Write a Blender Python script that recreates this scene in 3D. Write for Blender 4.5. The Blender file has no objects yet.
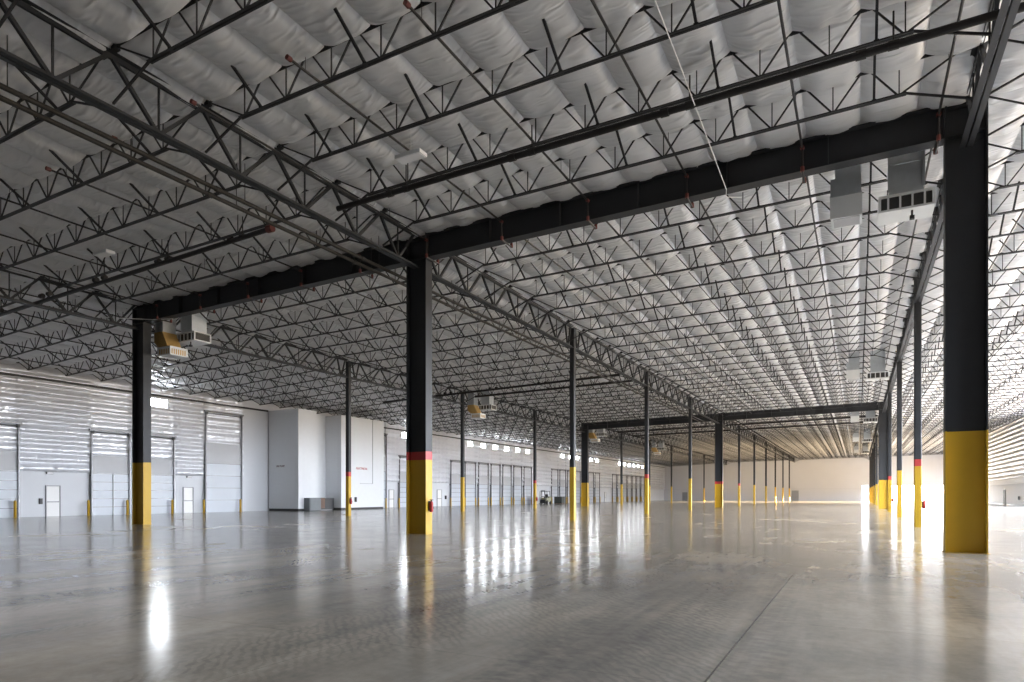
import bpy, math, random
from mathutils import Vector, Matrix
random.seed(7)
scene = bpy.context.scene
COL = scene.collection

# ------------------------------------------------------------------ layout of the place (metres)
XA, BX = -15.01, 17.48            # column row A and bay width across the hall
Y0, BY = 20.55, 15.35             # first frame line and bay length along the hall
ROWX = {'L': XA - BX, 'A': XA, 'B': XA + BX}
XW, XR = -50.3, 19.95             # left and right walls
YF = Y0 + 11 * BY                 # far wall
YB = -28.0                        # back wall, behind the camera
SL = 0.016                        # roof pitch across the hall
PITCH = 4 * BY / 26               # joist spacing
SLW = 0.051                       # steeper fall towards the left wall
def zr(x): return 11.65 + SL * (x - XA) if x > XA - BX else 11.65 - SL * BX + SLW * (x - XA + BX)
def colY(k): return Y0 + BY * k

# ------------------------------------------------------------------ materials
def new_mat(name):
    m = bpy.data.materials.new(name); m.use_nodes = True
    nt = m.node_tree; b = nt.nodes['Principled BSDF']
    return m, nt, b
def N(nt, t, **kw):
    n = nt.nodes.new(t)
    for k, v in kw.items():
        if k.startswith('_'): setattr(n, k[1:], v)
        else: n.inputs[k].default_value = v
    return n
def plain(name, col, rough=0.5, metal=0.0, var=0.08, scale=3.0, spec=0.5):
    m, nt, b = new_mat(name)
    tc = N(nt, 'ShaderNodeTexCoord')
    no = N(nt, 'ShaderNodeTexNoise', Scale=scale, Detail=4.0)
    nt.links.new(tc.outputs['Object'], no.inputs['Vector'])
    mix = N(nt, 'ShaderNodeMix', _data_type='RGBA')
    mix.inputs['A'].default_value = (*[c * (1 - var) for c in col], 1)
    mix.inputs['B'].default_value = (*[min(1, c * (1 + var)) for c in col], 1)
    nt.links.new(no.outputs['Fac'], mix.inputs['Factor'])
    nt.links.new(mix.outputs['Result'], b.inputs['Base Color'])
    b.inputs['Roughness'].default_value = rough
    b.inputs['Metallic'].default_value = metal
    b.inputs['Specular IOR Level'].default_value = spec
    return m
def emit(name, col, s):
    m, nt, b = new_mat(name)
    b.inputs['Base Color'].default_value = (0.8, 0.8, 0.8, 1)
    b.inputs['Emission Color'].default_value = (*col, 1)
    b.inputs['Emission Strength'].default_value = s
    return m
M = {}
M['steel'] = plain('charcoal_paint', (0.028, 0.030, 0.034), 0.5, 0, 0.15, spec=0.3)
M['joist'] = plain('dark_joist_paint', (0.028, 0.028, 0.031), 0.5, 0, 0.15, spec=0.25)
M['pipe'] = plain('black_pipe', (0.026, 0.024, 0.024), 0.45, 0, 0.2, spec=0.25)
M['graypipe'] = plain('grey_pipe', (0.024, 0.022, 0.020), 0.55, 0.0, 0.2, spec=0.2)
M['yellow'] = plain('safety_yellow', (0.50, 0.31, 0.024), 0.45, 0, 0.06, spec=0.3)
M['red'] = plain('red_band', (0.42, 0.035, 0.035), 0.5, 0, 0.1)
M['redfit'] = plain('red_coupling', (0.14, 0.03, 0.025), 0.5, 0, 0.2)
M['black'] = plain('black_plastic', (0.02, 0.02, 0.022), 0.5)
M['white'] = plain('white_paint', (0.78, 0.79, 0.81), 0.5, 0, 0.03)
M['boxgrey'] = plain('pale_grey_panel', (0.66, 0.68, 0.71), 0.5, 0, 0.03)
M['wallpaint'] = plain('wall_paint', (0.58, 0.60, 0.64), 0.55, 0, 0.04, 0.6)
M['farwall'] = plain('far_wall_paint', (0.52, 0.53, 0.57), 0.6, 0, 0.04, 0.4)
M['doorgrey'] = plain('dock_door_panel', (0.42, 0.46, 0.52), 0.35, 0, 0.03)
M['clear'] = plain('smooth_wall_panel', (0.42, 0.43, 0.455), 0.5, 0, 0.03)
M['track'] = plain('track_steel', (0.16, 0.165, 0.175), 0.4, 0.5, 0.1)
M['galv'] = plain('galvanised_sheet', (0.50, 0.54, 0.58), 0.38, 0.55, 0.12, 6)
M['hvwhite'] = plain('white_enamel', (0.75, 0.78, 0.80), 0.4, 0, 0.04)
M['louvre'] = plain('dark_louvre', (0.05, 0.05, 0.05), 0.5)
M['amber'] = plain('amber_reflection', (0.55, 0.36, 0.13), 0.45, 0.2, 0.15)  # warm reflection on the duct elbow, painted into the colour
M['cabinet'] = plain('grey_cabinet', (0.13, 0.145, 0.155), 0.5, 0, 0.1)
M['brown'] = plain('brown_board', (0.12, 0.07, 0.05), 0.7, 0, 0.3)
M['doorwhite'] = plain('personnel_door', (0.72, 0.72, 0.72), 0.4, 0, 0.02)
M['doorframe'] = plain('door_frame', (0.25, 0.26, 0.28), 0.5)
M['cable'] = plain('white_cable', (0.8, 0.8, 0.8), 0.5)
M['tyre'] = plain('rubber', (0.02, 0.02, 0.02), 0.8)
M['fork'] = plain('olive_machine_paint', (0.30, 0.30, 0.20), 0.5, 0, 0.1)
M['crate'] = plain('dark_crate', (0.05, 0.055, 0.05), 0.6, 0, 0.2)
M['orange'] = plain('orange_drum', (0.55, 0.20, 0.06), 0.5, 0, 0.1)
M['textred'] = plain('red_lettering', (0.45, 0.04, 0.04), 0.5)
M['textdark'] = plain('dark_lettering', (0.12, 0.05, 0.06), 0.5)
M['pane'] = emit('daylit_pane', (0.90, 0.95, 1.0), 40.0)

def make_insulation(name, base, bump, scl, stretch, rough=0.42, dist=0.05, rot=0.0, metal=0.0):
    m, nt, b = new_mat(name)
    tc = N(nt, 'ShaderNodeTexCoord')
    mp = N(nt, 'ShaderNodeMapping'); mp.inputs['Scale'].default_value = stretch; mp.inputs['Rotation'].default_value = (0, 0, rot)
    nt.links.new(tc.outputs['Object'], mp.inputs['Vector'])
    n0 = N(nt, 'ShaderNodeTexNoise', Scale=0.9, Detail=2.0)
    nt.links.new(tc.outputs['Object'], n0.inputs['Vector'])
    add = N(nt, 'ShaderNodeVectorMath', _operation='MULTIPLY_ADD')
    add.inputs[1].default_value = (0.7, 0.7, 0.7)
    nt.links.new(n0.outputs['Color'], add.inputs[0]); nt.links.new(mp.outputs['Vector'], add.inputs[2])
    n1 = N(nt, 'ShaderNodeTexNoise', Scale=scl, Detail=3.0, Roughness=0.55, Distortion=0.35)
    n1.noise_type = 'RIDGED_MULTIFRACTAL' if hasattr(n1, 'noise_type') else n1.noise_type
    nt.links.new(add.outputs['Vector'], n1.inputs['Vector'])
    bp = N(nt, 'ShaderNodeBump', Strength=bump, Distance=dist)
    nt.links.new(n1.outputs['Fac'], bp.inputs['Height'])
    nt.links.new(bp.outputs['Normal'], b.inputs['Normal'])
    n2 = N(nt, 'ShaderNodeTexNoise', Scale=0.5, Detail=3.0)
    nt.links.new(tc.outputs['Object'], n2.inputs['Vector'])
    mix = N(nt, 'ShaderNodeMix', _data_type='RGBA')
    mix.inputs['A'].default_value = (*[c * 0.93 for c in base], 1); mix.inputs['B'].default_value = (*[c * 1.06 for c in base], 1)
    nt.links.new(n2.outputs['Fac'], mix.inputs['Factor']); nt.links.new(mix.outputs['Result'], b.inputs['Base Color'])
    b.inputs['Roughness'].default_value = rough; b.inputs['Metallic'].default_value = metal
    return m
M['insul'] = make_insulation('roof_insulation_vinyl', (0.70, 0.71, 0.73), 0.9, 2.2, (0.55, 2.3, 1.0), 0.36, 0.09, 0.35)
M['winsul'] = make_insulation('wall_insulation_vinyl', (0.66, 0.68, 0.73), 0.7, 2.5, (1, 1, 1.6), 0.30, 0.06, 0.0, 0.22)

def make_floor():
    m, nt, b = new_mat('polished_concrete'); L = nt.links.new
    tc = N(nt, 'ShaderNodeTexCoord'); O = tc.outputs['Object']
    sep = N(nt, 'ShaderNodeSeparateXYZ'); L(O, sep.inputs[0])
    def math_(op, a, b_=None, c_=None):
        n = N(nt, 'ShaderNodeMath', _operation=op)
        for i, v in enumerate((a, b_, c_)):
            if v is None: continue
            if isinstance(v, (int, float)): n.inputs[i].default_value = v
            else: L(v, n.inputs[i])
        return n.outputs[0]
    def noise(scale, detail=4, stretch=None, rot=0, rough=0.55, dist=0.0):
        mp = N(nt, 'ShaderNodeMapping'); mp.inputs['Scale'].default_value = stretch or (1, 1, 1); mp.inputs['Rotation'].default_value = (0, 0, rot)
        L(O, mp.inputs['Vector'])
        n = N(nt, 'ShaderNodeTexNoise', Scale=scale, Detail=detail, Roughness=rough, Distortion=dist); L(mp.outputs[0], n.inputs['Vector'])
        return n.outputs['Fac']
    def ramp(fac, stops):
        r = N(nt, 'ShaderNodeValToRGB'); L(fac, r.inputs[0])
        els = r.color_ramp.elements
        while len(els) < len(stops): els.new(0.5)
        for e, (p, c) in zip(els, stops): e.position = p; e.color = (*c, 1) if len(c) == 3 else c
        return r.outputs[0]
    def mixc(f, a, b_, mode='MIX'):
        n = N(nt, 'ShaderNodeMix', _data_type='RGBA', _blend_type=mode)
        for k, v in (('Factor', f), ('A', a), ('B', b_)):
            if isinstance(v, (int, float)): n.inputs[k].default_value = v
            elif isinstance(v, tuple): n.inputs[k].default_value = (*v, 1)
            else: L(v, n.inputs[k])
        return n.outputs['Result']
    big = ramp(noise(0.16, 5), [(0.35, (0.32, 0.307, 0.28)), (0.62, (0.56, 0.50, 0.41))])
    med = ramp(noise(0.7, 9, (1, 0.45, 1), 0.5, 0.66), [(0.25, (0.66, 0.66, 0.67)), (0.75, (1.25, 1.23, 1.20))])
    col = mixc(1.0, big, med, 'MULTIPLY')
    fine = ramp(noise(7.0, 6, (1, 1, 1), 0, 0.7), [(0.25, (0.86, 0.86, 0.865)), (0.75, (1.12, 1.118, 1.11))])
    col = mixc(1.0, col, fine, 'MULTIPLY')
    # pale dry brushed marks and tyre scuffs: long streaks in a few headings
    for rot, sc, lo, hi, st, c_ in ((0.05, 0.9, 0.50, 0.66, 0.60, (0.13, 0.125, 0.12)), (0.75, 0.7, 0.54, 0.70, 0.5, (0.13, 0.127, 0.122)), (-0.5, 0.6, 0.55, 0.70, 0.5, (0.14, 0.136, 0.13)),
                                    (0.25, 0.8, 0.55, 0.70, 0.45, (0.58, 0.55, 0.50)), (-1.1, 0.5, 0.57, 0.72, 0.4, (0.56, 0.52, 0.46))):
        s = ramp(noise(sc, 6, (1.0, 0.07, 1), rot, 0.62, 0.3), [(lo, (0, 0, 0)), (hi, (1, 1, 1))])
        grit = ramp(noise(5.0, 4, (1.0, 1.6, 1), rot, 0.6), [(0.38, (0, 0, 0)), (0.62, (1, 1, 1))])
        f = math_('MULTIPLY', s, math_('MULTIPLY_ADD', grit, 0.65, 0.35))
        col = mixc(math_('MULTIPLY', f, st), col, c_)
    # tread marks where trucks have turned
    wv = N(nt, 'ShaderNodeTexWave', Scale=4.5, Distortion=7.0, Detail=3.0); wv.bands_direction = 'DIAGONAL'; L(O, wv.inputs['Vector'])
    zone = ramp(noise(0.33, 4, (1.4, 0.22, 1), 0.10, 0.6, 0.3), [(0.52, (0, 0, 0)), (0.60, (1, 1, 1))])
    col = mixc(math_('MULTIPLY', math_('MULTIPLY', zone, ramp(wv.outputs['Fac'], [(0.45, (0, 0, 0)), (0.75, (1, 1, 1))])), 0.22), col, (0.12, 0.117, 0.112))
    # slab cloudiness varies from panel to panel
    SX, SY = BX / 5, BY / 5
    ux = math_('DIVIDE', math_('SUBTRACT', sep.outputs[0], XA - 0.06), SX); uy = math_('DIVIDE', math_('SUBTRACT', sep.outputs[1], Y0), SY)
    comb = N(nt, 'ShaderNodeCombineXYZ'); L(math_('FLOOR', ux), comb.inputs[0]); L(math_('FLOOR', uy), comb.inputs[1])
    wn = N(nt, 'ShaderNodeTexWhiteNoise', _noise_dimensions='2D'); L(comb.outputs[0], wn.inputs['Vector'])
    col = mixc(1.0, col, ramp(wn.outputs['Value'], [(0, (0.93, 0.93, 0.935)), (1, (1.05, 1.045, 1.04))]), 'MULTIPLY')
    def line(u, size, w):
        d = math_('ABSOLUTE', math_('SUBTRACT', u, math_('ROUND', u)))
        return math_('LESS_THAN', math_('MULTIPLY', d, size), w)
    lx = line(ux, SX, 0.004); ly = line(uy, SY, 0.004)
    big_x = line(math_('DIVIDE', math_('SUBTRACT', sep.outputs[0], XA + 4 * SX - 0.06), BX), BX, 0.009)
    lines = math_('MULTIPLY', math_('MAXIMUM', lx, ly), 0.45)
    lines = math_('MAXIMUM', lines, math_('MULTIPLY', big_x, 0.85))
    col = mixc(lines, col, (0.03, 0.029, 0.028))
    L(col, b.inputs['Base Color'])
    ro = math_('MULTIPLY_ADD', noise(0.8, 3), 0.10, 0.11)
    L(ro, b.inputs['Roughness'])
    b.inputs['IOR'].default_value = 1.5
    return m
M['floor'] = make_floor()

# ------------------------------------------------------------------ mesh helpers
class MB:
    def __init__(s): s.v = []; s.f = []; s.m = []
    def box(s, x0, x1, y0, y1, z0, z1, mi=0):
        n = len(s.v)
        s.v += [(x0, y0, z0), (x1, y0, z0), (x1, y1, z0), (x0, y1, z0), (x0, y0, z1), (x1, y0, z1), (x1, y1, z1), (x0, y1, z1)]
        s.f += [(n, n+3, n+2, n+1), (n+4, n+5, n+6, n+7), (n, n+1, n+5, n+4), (n+1, n+2, n+6, n+5), (n+2, n+3, n+7, n+6), (n+3, n, n+4, n+7)]
        s.m += [mi] * 6; return s
    def sweep(s, a, b, prof, up=(0, 0, 1), mi=0):
        """extrude a closed 2-D profile [(side, up)] from a to b"""
        a, b = Vector(a), Vector(b); d = (b - a).normalized(); u = Vector(up)
        if abs(d.dot(u)) > 0.98: u = Vector((0, 1, 0)) if abs(d.y) < 0.9 else Vector((1, 0, 0))
        side = d.cross(u).normalized(); u = side.cross(d).normalized()
        n = len(s.v); k = len(prof)
        for p in (a, b): s.v += [tuple(p + side * q[0] + u * q[1]) for q in prof]
        for i in range(k):
            j = (i + 1) % k; s.f.append((n + i, n + j, n + k + j, n + k + i)); s.m.append(mi)
        s.f += [tuple(n + i for i in reversed(range(k))), tuple(n + k + i for i in range(k))]; s.m += [mi, mi]
        return s
    def bar(s, a, b, w, h=None, up=(0, 0, 1), mi=0):
        h = h or w
        return s.sweep(a, b, [(-w/2, -h/2), (w/2, -h/2), (w/2, h/2), (-w/2, h/2)], up, mi)
    def rod(s, a, b, r, n=8, mi=0):
        return s.sweep(a, b, [(r * math.cos(i * 2 * math.pi / n), r * math.sin(i * 2 * math.pi / n)) for i in range(n)], (0, 0, 1), mi)
    def angles(s, a, b, leg=0.06, t=0.012, gap=0.025, up_legs=1):
        """pair of back-to-back steel angles; bottom faces at height 0 when up_legs = 1"""
        g = gap / 2
        for q in (1, -1):
            pr = [(g*q, 0), ((g+leg)*q, 0), ((g+leg)*q, t*up_legs), ((g+t)*q, t*up_legs), ((g+t)*q, leg*up_legs), (g*q, leg*up_legs)]
            s.sweep(a, b, pr)
        return s
    def poly(s, pts, mi=0):
        n = len(s.v); s.v += [tuple(p) for p in pts]; s.f.append(tuple(range(n, n + len(pts)))); s.m.append(mi); return s
    def lathe(s, cx, cy, prof, n=16, mi=0):
        b0 = len(s.v)
        for r, z in prof: s.v += [(cx + r*math.cos(2*math.pi*i/n), cy + r*math.sin(2*math.pi*i/n), z) for i in range(n)]
        for k in range(len(prof)-1):
            for i in range(n):
                j = (i+1) % n; s.f.append((b0+k*n+i, b0+k*n+j, b0+(k+1)*n+j, b0+(k+1)*n+i)); s.m.append(mi)
        s.f += [tuple(b0+i for i in reversed(range(n))), tuple(b0+(len(prof)-1)*n+i for i in range(n))]; s.m += [mi, mi]
        return s
    def mesh(s, name, mats, smooth=False):
        me = bpy.data.meshes.new(name); me.from_pydata(s.v, [], s.f)
        for m in (mats if isinstance(mats, (list, tuple)) else [mats]): me.materials.append(m)
        if any(s.m): me.polygons.foreach_set('material_index', s.m)
        if smooth: me.polygons.foreach_set('use_smooth', [True] * len(me.polygons))
        me.update(); return me
def link(name, me, parent=None, loc=None):
    o = bpy.data.objects.new(name, me); COL.objects.link(o)
    if parent: o.parent = parent
    if loc is not None: o.location = loc
    return o
def part(name, mb, mat, parent, smooth=False): return link(name, mb.mesh(name, mat, smooth), parent)
def tag(o, label, cat, group=None):
    o['label'] = label; o['category'] = cat; o['kind'] = 'thing'
    if group: o['group'] = group
    return o
def root(name, loc, label, cat, group=None, rz=0):
    o = bpy.data.objects.new(name, None); COL.objects.link(o); o.location = loc; o.rotation_euler = (0, 0, rz)
    o.empty_display_size = 0.2
    return tag(o, label, cat, group)
def struct(name, mb, mat, parent=None, smooth=False):
    o = link(name, mb.mesh(name, mat, smooth), parent)
    if not parent: o['kind'] = 'structure'
    return o
def copy_tree(o, parent=None):
    c = o.copy(); COL.objects.link(c); c.parent = parent
    for ch in list(o.children): copy_tree(ch, c)
    return c
ORD = ['first', 'second', 'third', 'fourth', 'fifth', 'sixth', 'seventh', 'eighth', 'ninth', 'tenth', 'eleventh', 'twelfth']

# ------------------------------------------------------------------ floor and walls
b = MB(); b.box(XW - 0.3, XR + 0.3, YB - 0.3, YF + 0.3, -0.2, 0.0); struct('floor', b, M['floor'])

def wall_panels(mb, fixed, thick, axis, u0, u1, z1, holes):
    """solid wall between u0 and u1 with rectangular holes (ua, ub, za, zb)"""
    us = sorted({u0, u1, *[h[0] for h in holes], *[h[1] for h in holes]})
    for ua, ub in zip(us[:-1], us[1:]):
        hs = sorted([(h[2], h[3]) for h in holes if h[0] <= ua + 1e-6 and h[1] >= ub - 1e-6])
        z = 0.0
        for za, zb in hs + [(z1, z1)]:
            if za > z + 1e-4:
                if axis == 'y': mb.box(min(fixed, fixed + thick), max(fixed, fixed + thick), ua, ub, z, za)
                else: mb.box(ua, ub, min(fixed, fixed + thick), max(fixed, fixed + thick), z, za)
            z = max(z, zb)

b = MB(); wall_panels(b, XW, -0.3, 'y', YB, YF, 12.6, []); wl = struct('wall_left', b, M['wallpaint'])
RH = []
y = 12.9
while y < 103:
    if y > 66: RH.append((y, y + 3.0, 0.0, 3.9))
    RH.append((y, y + 3.4, 4.2, 9.2)); y += 3.84
y = 139.6
while y < 185.5: RH.append((y, y + 3.1, 0.0, 2.9)); y += 3.84
b = MB(); wall_panels(b, XR, 0.3, 'y', YB, YF, 12.6, RH); wr = struct('wall_right', b, M['wallpaint'])
FH = [(5.2, 18.4, 0.0, 3.9), (0.9, 2.3, 0.0, 3.86)]
b = MB(); wall_panels(b, YF, 0.3, 'x', XW - 0.3, XR + 0.3, 12.6, FH); wf = struct('wall_far', b, M['farwall'])
BH = []
x = -46.0

b = MB(); wall_panels(b, YB, -0.3, 'x', XW - 0.3, XR + 0.3, 12.6, BH); wbk = struct('wall_back', b, M['wallpaint'])
# joint line where the far wall's upper panels start, and coping over the wide opening
b = MB()
for x0, x1 in ((XW, 0.8), (2.4, 5.1), (18.5, XR)): b.box(x0, x1, YF - 0.03, YF, 3.15, 3.20)
b.box(4.9, 18.7, YF - 0.12, YF, 3.9, 4.08)
struct('trim_1', b, M['clear'])

def insulation_relief(name, parent, u0, u1, z0, ztop, place, row=0.66, colw=0.9, du=0.15, dz=0.083, flat=(), amp_=0.28):
    """quilted vinyl blanket: horizontal billows pinned in rows, gathered every colw metres"""
    nu = int((u1 - u0) / du); nz = int((ztop - z0) / dz); rng = random.Random(3)
    amp = {}
    vs, fs = [], []
    for i in range(nu + 1):
        u = u0 + (u1 - u0) * i / nu
        for j in range(nz + 1):
            z = z0 + (ztop - z0) * j / nz
            r = (z - z0) / row; c = u / colw
            ri, ci = int(math.floor(r)), int(math.floor(c)); fr, fc = r - ri, c - ci
            def A(a, bb):
                if (a, bb) not in amp: amp[(a, bb)] = rng.uniform(0.7, 1.25)
                return amp[(a, bb)]
            am = A(ri, ci) * (1 - fc) + A(ri, ci + 1) * fc
            prof = (math.sin(math.pi * (1 - fr) ** 1.6) ** 0.75 if 0 < fr < 1 else 0)
            fl = [q for q in flat if q[0] < u < q[1]]
            w = 0.03 + amp_ * (0.45 if fl else 1.0) * am * prof * (0.45 + 0.55 * abs(math.sin(math.pi * c)) ** 0.6)
            w += 0.012 * math.sin(9.0 * u + 3.1 * math.sin(2.3 * z)) * prof
            if j in (0, nz) or any(z < q[2] for q in fl): w = 0.02
            vs.append(place(u, z, w))
    for i in range(nu):
        for j in range(nz):
            a = i * (nz + 1) + j; fs.append((a, a + nz + 1, a + nz + 2, a + 1))
    me = bpy.data.meshes.new(name); me.from_pydata(vs, [], fs); me.materials.append(M['winsul'])
    me.polygons.foreach_set('use_smooth', [True] * len(me.polygons)); me.update()
    return link(name, me, parent)
DZ = [(20.25, 23.2, 4.46), (27.8, 30.75, 4.46), (31.5, 34.5, 4.46), (37.3, 41.2, 6.1), (58.0, 61.95, 6.1), (64.35, 67.35, 4.46)]
DZ += [(77.36 + 33.7 * g + 3.74 * i - 1.47, 77.36 + 33.7 * g + 3.74 * i + 1.47, 4.46) for g in range(3) for i in range(7)]
insulation_relief('insulation_blanket', wl, 2.0, 41.4, 3.15, zr(XW), lambda u, z, w: (XW + w, u, z), flat=DZ)
insulation_relief('insulation_blanket', wl, 61.9, YF, 3.15, zr(XW), lambda u, z, w: (XW + w, u, z), du=0.2, flat=DZ)
insulation_relief('insulation_blanket', wr, 104.6, YF, 3.95, zr(XR), lambda u, z, w: (XR - w, u, z), du=0.3, dz=0.13)
b = MB(); b.box(XR - 0.1, XR, 104.6, 139.2, 3.15, 3.95); struct('trim_2', b, M['white'])
b = MB(); b.box(XR - 0.02, XR, 104.6, 139.2, 0.0, 0.25); struct('shade_strip_right', b, M['cabinet'])  # dark shade and reflection at the wall foot, put in as a strip

# ------------------------------------------------------------------ ceiling: insulation blankets sagging between the joists
YJ = [Y0 + PITCH * j for j in range(-12, 72)]
YJ = [YB] + [y for y in YJ if y > YB + 1 and y < YF - 0.4] + [YF]
def ceiling():
    rng = random.Random(11); vs, fs = [], []
    SW = BX / 13; xs0 = XA + 0.27
    seams = [xs0 + SW * i for i in range(-28, 28)]
    seams = [XW] + [x for x in seams if XW + 0.3 < x < XR - 0.3] + [XR]
    for jy in range(len(YJ) - 1):
        ya, yb = YJ[jy], YJ[jy + 1]
        for ix in range(len(seams) - 1):
            xa, xb = seams[ix], seams[ix + 1]; xc = (xa + xb) / 2
            near = ya < 45 and ya > 2 and xc > -40
            mid = ya < 95 and ya > 0
            nu, nv = (14, 18) if near else ((8, 9) if mid else (6, 6))
            base = len(vs)
            A = rng.uniform(0.17, 0.25); p1, p2, p3 = [rng.uniform(0, 6.28) for _ in range(3)]
            k1, k2 = rng.uniform(5, 9), rng.uniform(2, 5); sk = rng.uniform(0.85, 1.35); tl = rng.uniform(-0.4, 0.4)
            full = (yb - ya) > 4
            for j in range(nv + 1):
                v = j / nv; v = 0.5 - 0.5 * math.cos(math.pi * v)
                g = (0.25 * min(1, v / 0.08) + 0.75 * (1 - (1 - v) ** 2.2)) * (1 - max(0.0, (v - 0.90) / 0.10) ** 3.0)
                for i in range(nu + 1):
                    u = i / nu; u = 0.5 - 0.5 * math.cos(math.pi * u)
                    fu = 1 - abs(2 * u ** 1.08 - 1) ** 3.6
                    g2 = max(0.0, min(1.0, g))
                    x = xa + (xb - xa) * u; yy = ya + (yb - ya) * v
                    z = zr(x) + 0.03 - 0.05 * g2 - A * fu * g2 * (1 + 0.25 * tl * (u - 0.5))
                    if near:
                        z += 0.020 * fu * g2 * math.sin(k1 * 2 * v + k2 * 2 * u * (1 + tl) + p1) + 0.010 * fu * math.sin(14 * u + 9 * tl * v + p2) * (0.3 + g2)
                    vs.append((x, yy, z))
            w = nu + 1
            for j in range(nv):
                for i in range(nu):
                    a = base + j * w + i; fs.append((a, a + w, a + w + 1, a + 1))
    me = bpy.data.meshes.new('ceiling'); me.from_pydata(vs, [], fs); me.materials.append(M['insul'])
    me.polygons.foreach_set('use_smooth', [True] * len(me.polygons)); me.update()
    o = link('ceiling', me); o['kind'] = 'structure'
    b = MB()
    for xa, xb in ((XW - 0.3, ROWX['L']), (ROWX['L'], XR + 0.3)):
        z0, z1 = zr(xa + 1e-6) + 0.06, zr(xb - 1e-6) + 0.06; Ya, Yb = YB - 0.3, YF + 0.3; n = len(b.v)
        b.v += [(xa, Ya, z0), (xb, Ya, z1), (xb, Yb, z1), (xa, Yb, z0), (xa, Ya, z0+.3), (xb, Ya, z1+.3), (xb, Yb, z1+.3), (xa, Yb, z0+.3)]
        b.f += [tuple(n + q for q in f) for f in [(0, 3, 2, 1), (4, 5, 6, 7), (0, 1, 5, 4), (1, 2, 6, 5), (2, 3, 7, 6), (3, 0, 4, 7)]]; b.m += [0] * 6
    struct('roof_deck', b, M['white'], o)
ceiling()

# ------------------------------------------------------------------ open-web joists
JT = BX
JS = [SL]
def jz(x): return JS[0] * x
def joist_mb(detail):
    top, bot, web = MB(), MB(), MB(); T, B_ = 0.0, -0.80
    x0, x1 = 0.16, JT - 0.16; bx0, bx1 = 1.45, JT - 1.45
    if detail:
        top.angles((x0, 0, jz(x0) + T), (x1, 0, jz(x1) + T), 0.05, 0.01, 0.025, -1)
        bot.angles((bx0, 0, jz(bx0) + B_), (bx1, 0, jz(bx1) + B_), 0.055, 0.012, 0.025, 1)
    else:
        top.bar((x0, 0, jz(x0) + T - 0.03), (x1, 0, jz(x1) + T - 0.03), 0.13, 0.05)
        bot.bar((bx0, 0, jz(bx0) + B_ + 0.03), (bx1, 0, jz(bx1) + B_ + 0.03), 0.13, 0.055)
    for s_ in (0, 1):      # seats
        xx = x0 if s_ == 0 else x1 - 0.16
        top.box(xx, xx + 0.16, -0.06, 0.06, jz(xx) - 0.13, jz(xx) + T)
    pts = [1.6 + 1.428 * i for i in range(11)]
    tp = [0.25] + [(pts[i] + pts[i + 1]) / 2 for i in range(10)] + [JT - 0.25]
    zt, zb = T - 0.04, B_ + 0.04
    for i, p in enumerate(pts):
        L_ = tp[i] if i == 0 else tp[i] + 0.12; R_ = tp[i + 1] if i == 10 else tp[i + 1] - 0.12
        r = 0.036 if detail else 0.042
        web.bar((p - 0.04, 0, jz(p) + zb), (L_, 0, jz(L_) + zt), r, r)
        web.bar((p + 0.04, 0, jz(p) + zb), (R_, 0, jz(R_) + zt), r, r)
        web.bar((p, 0, jz(p) + zb), (p, 0, jz(p) + zt), 0.026, 0.026)
    return top, bot, web
BR = [2.2, 5.45, 9.1, 12.1, 15.35]
def joist_set(slope, kl=True, kr=True):
    JS[0] = slope
    t_, b_, w_ = joist_mb(True)
    JP = {'top_chord': t_.mesh('joist_top_chord', M['joist']), 'bottom_chord': b_.mesh('joist_bottom_chord', M['joist']), 'web': w_.mesh('joist_web', M['joist'])}
    m = MB(); m.bar((0, 0, -0.76), (0, -0.95, -0.16), 0.055, 0.055); m.box(-0.05, 0.05, -0.05, 0.05, -0.80, -0.74); JP['brace'] = m.mesh('joist_brace', M['joist'])
    m = MB(); m.bar((1.5, 0, jz(1.5) - 0.76), (0.14, 0, -1.30), 0.045, 0.045); JP['knee_l'] = m.mesh('joist_knee', M['joist'])
    m = MB(); m.bar((JT - 1.5, 0, jz(JT - 1.5) - 0.76), (JT - 0.14, 0, jz(JT) - 1.30), 0.045, 0.045); JP['knee_r'] = m.mesh('joist_knee', M['joist'])
    t_, b_, w_ = joist_mb(False); far = MB()
    for q in (t_, b_, w_):
        n = len(far.v); far.v += q.v; far.f += [tuple(i + n for i in f_) for f_ in q.f]; far.m += q.m
    for x_ in BR: far.bar((x_, 0, jz(x_) - 0.76), (x_, -0.95, jz(x_) - 0.16), 0.06, 0.06)
    
    if kl: far.bar((1.5, 0, jz(1.5) - 0.76), (0.14, 0, -1.30), 0.05, 0.05)
    if kr: far.bar((JT - 1.5, 0, jz(JT - 1.5) - 0.76), (JT - 0.14, 0, jz(JT) - 1.30), 0.05, 0.05)
    return JP, far.mesh('far_joist', M['joist'])
BAYS = [(ROWX['L'] - BX, 'bay by the left wall'), (ROWX['L'], 'left of the centre column row'), (ROWX['A'], 'between centre and right rows'), (ROWX['B'], 'right of the right column row')]
proto_joist = None
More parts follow.
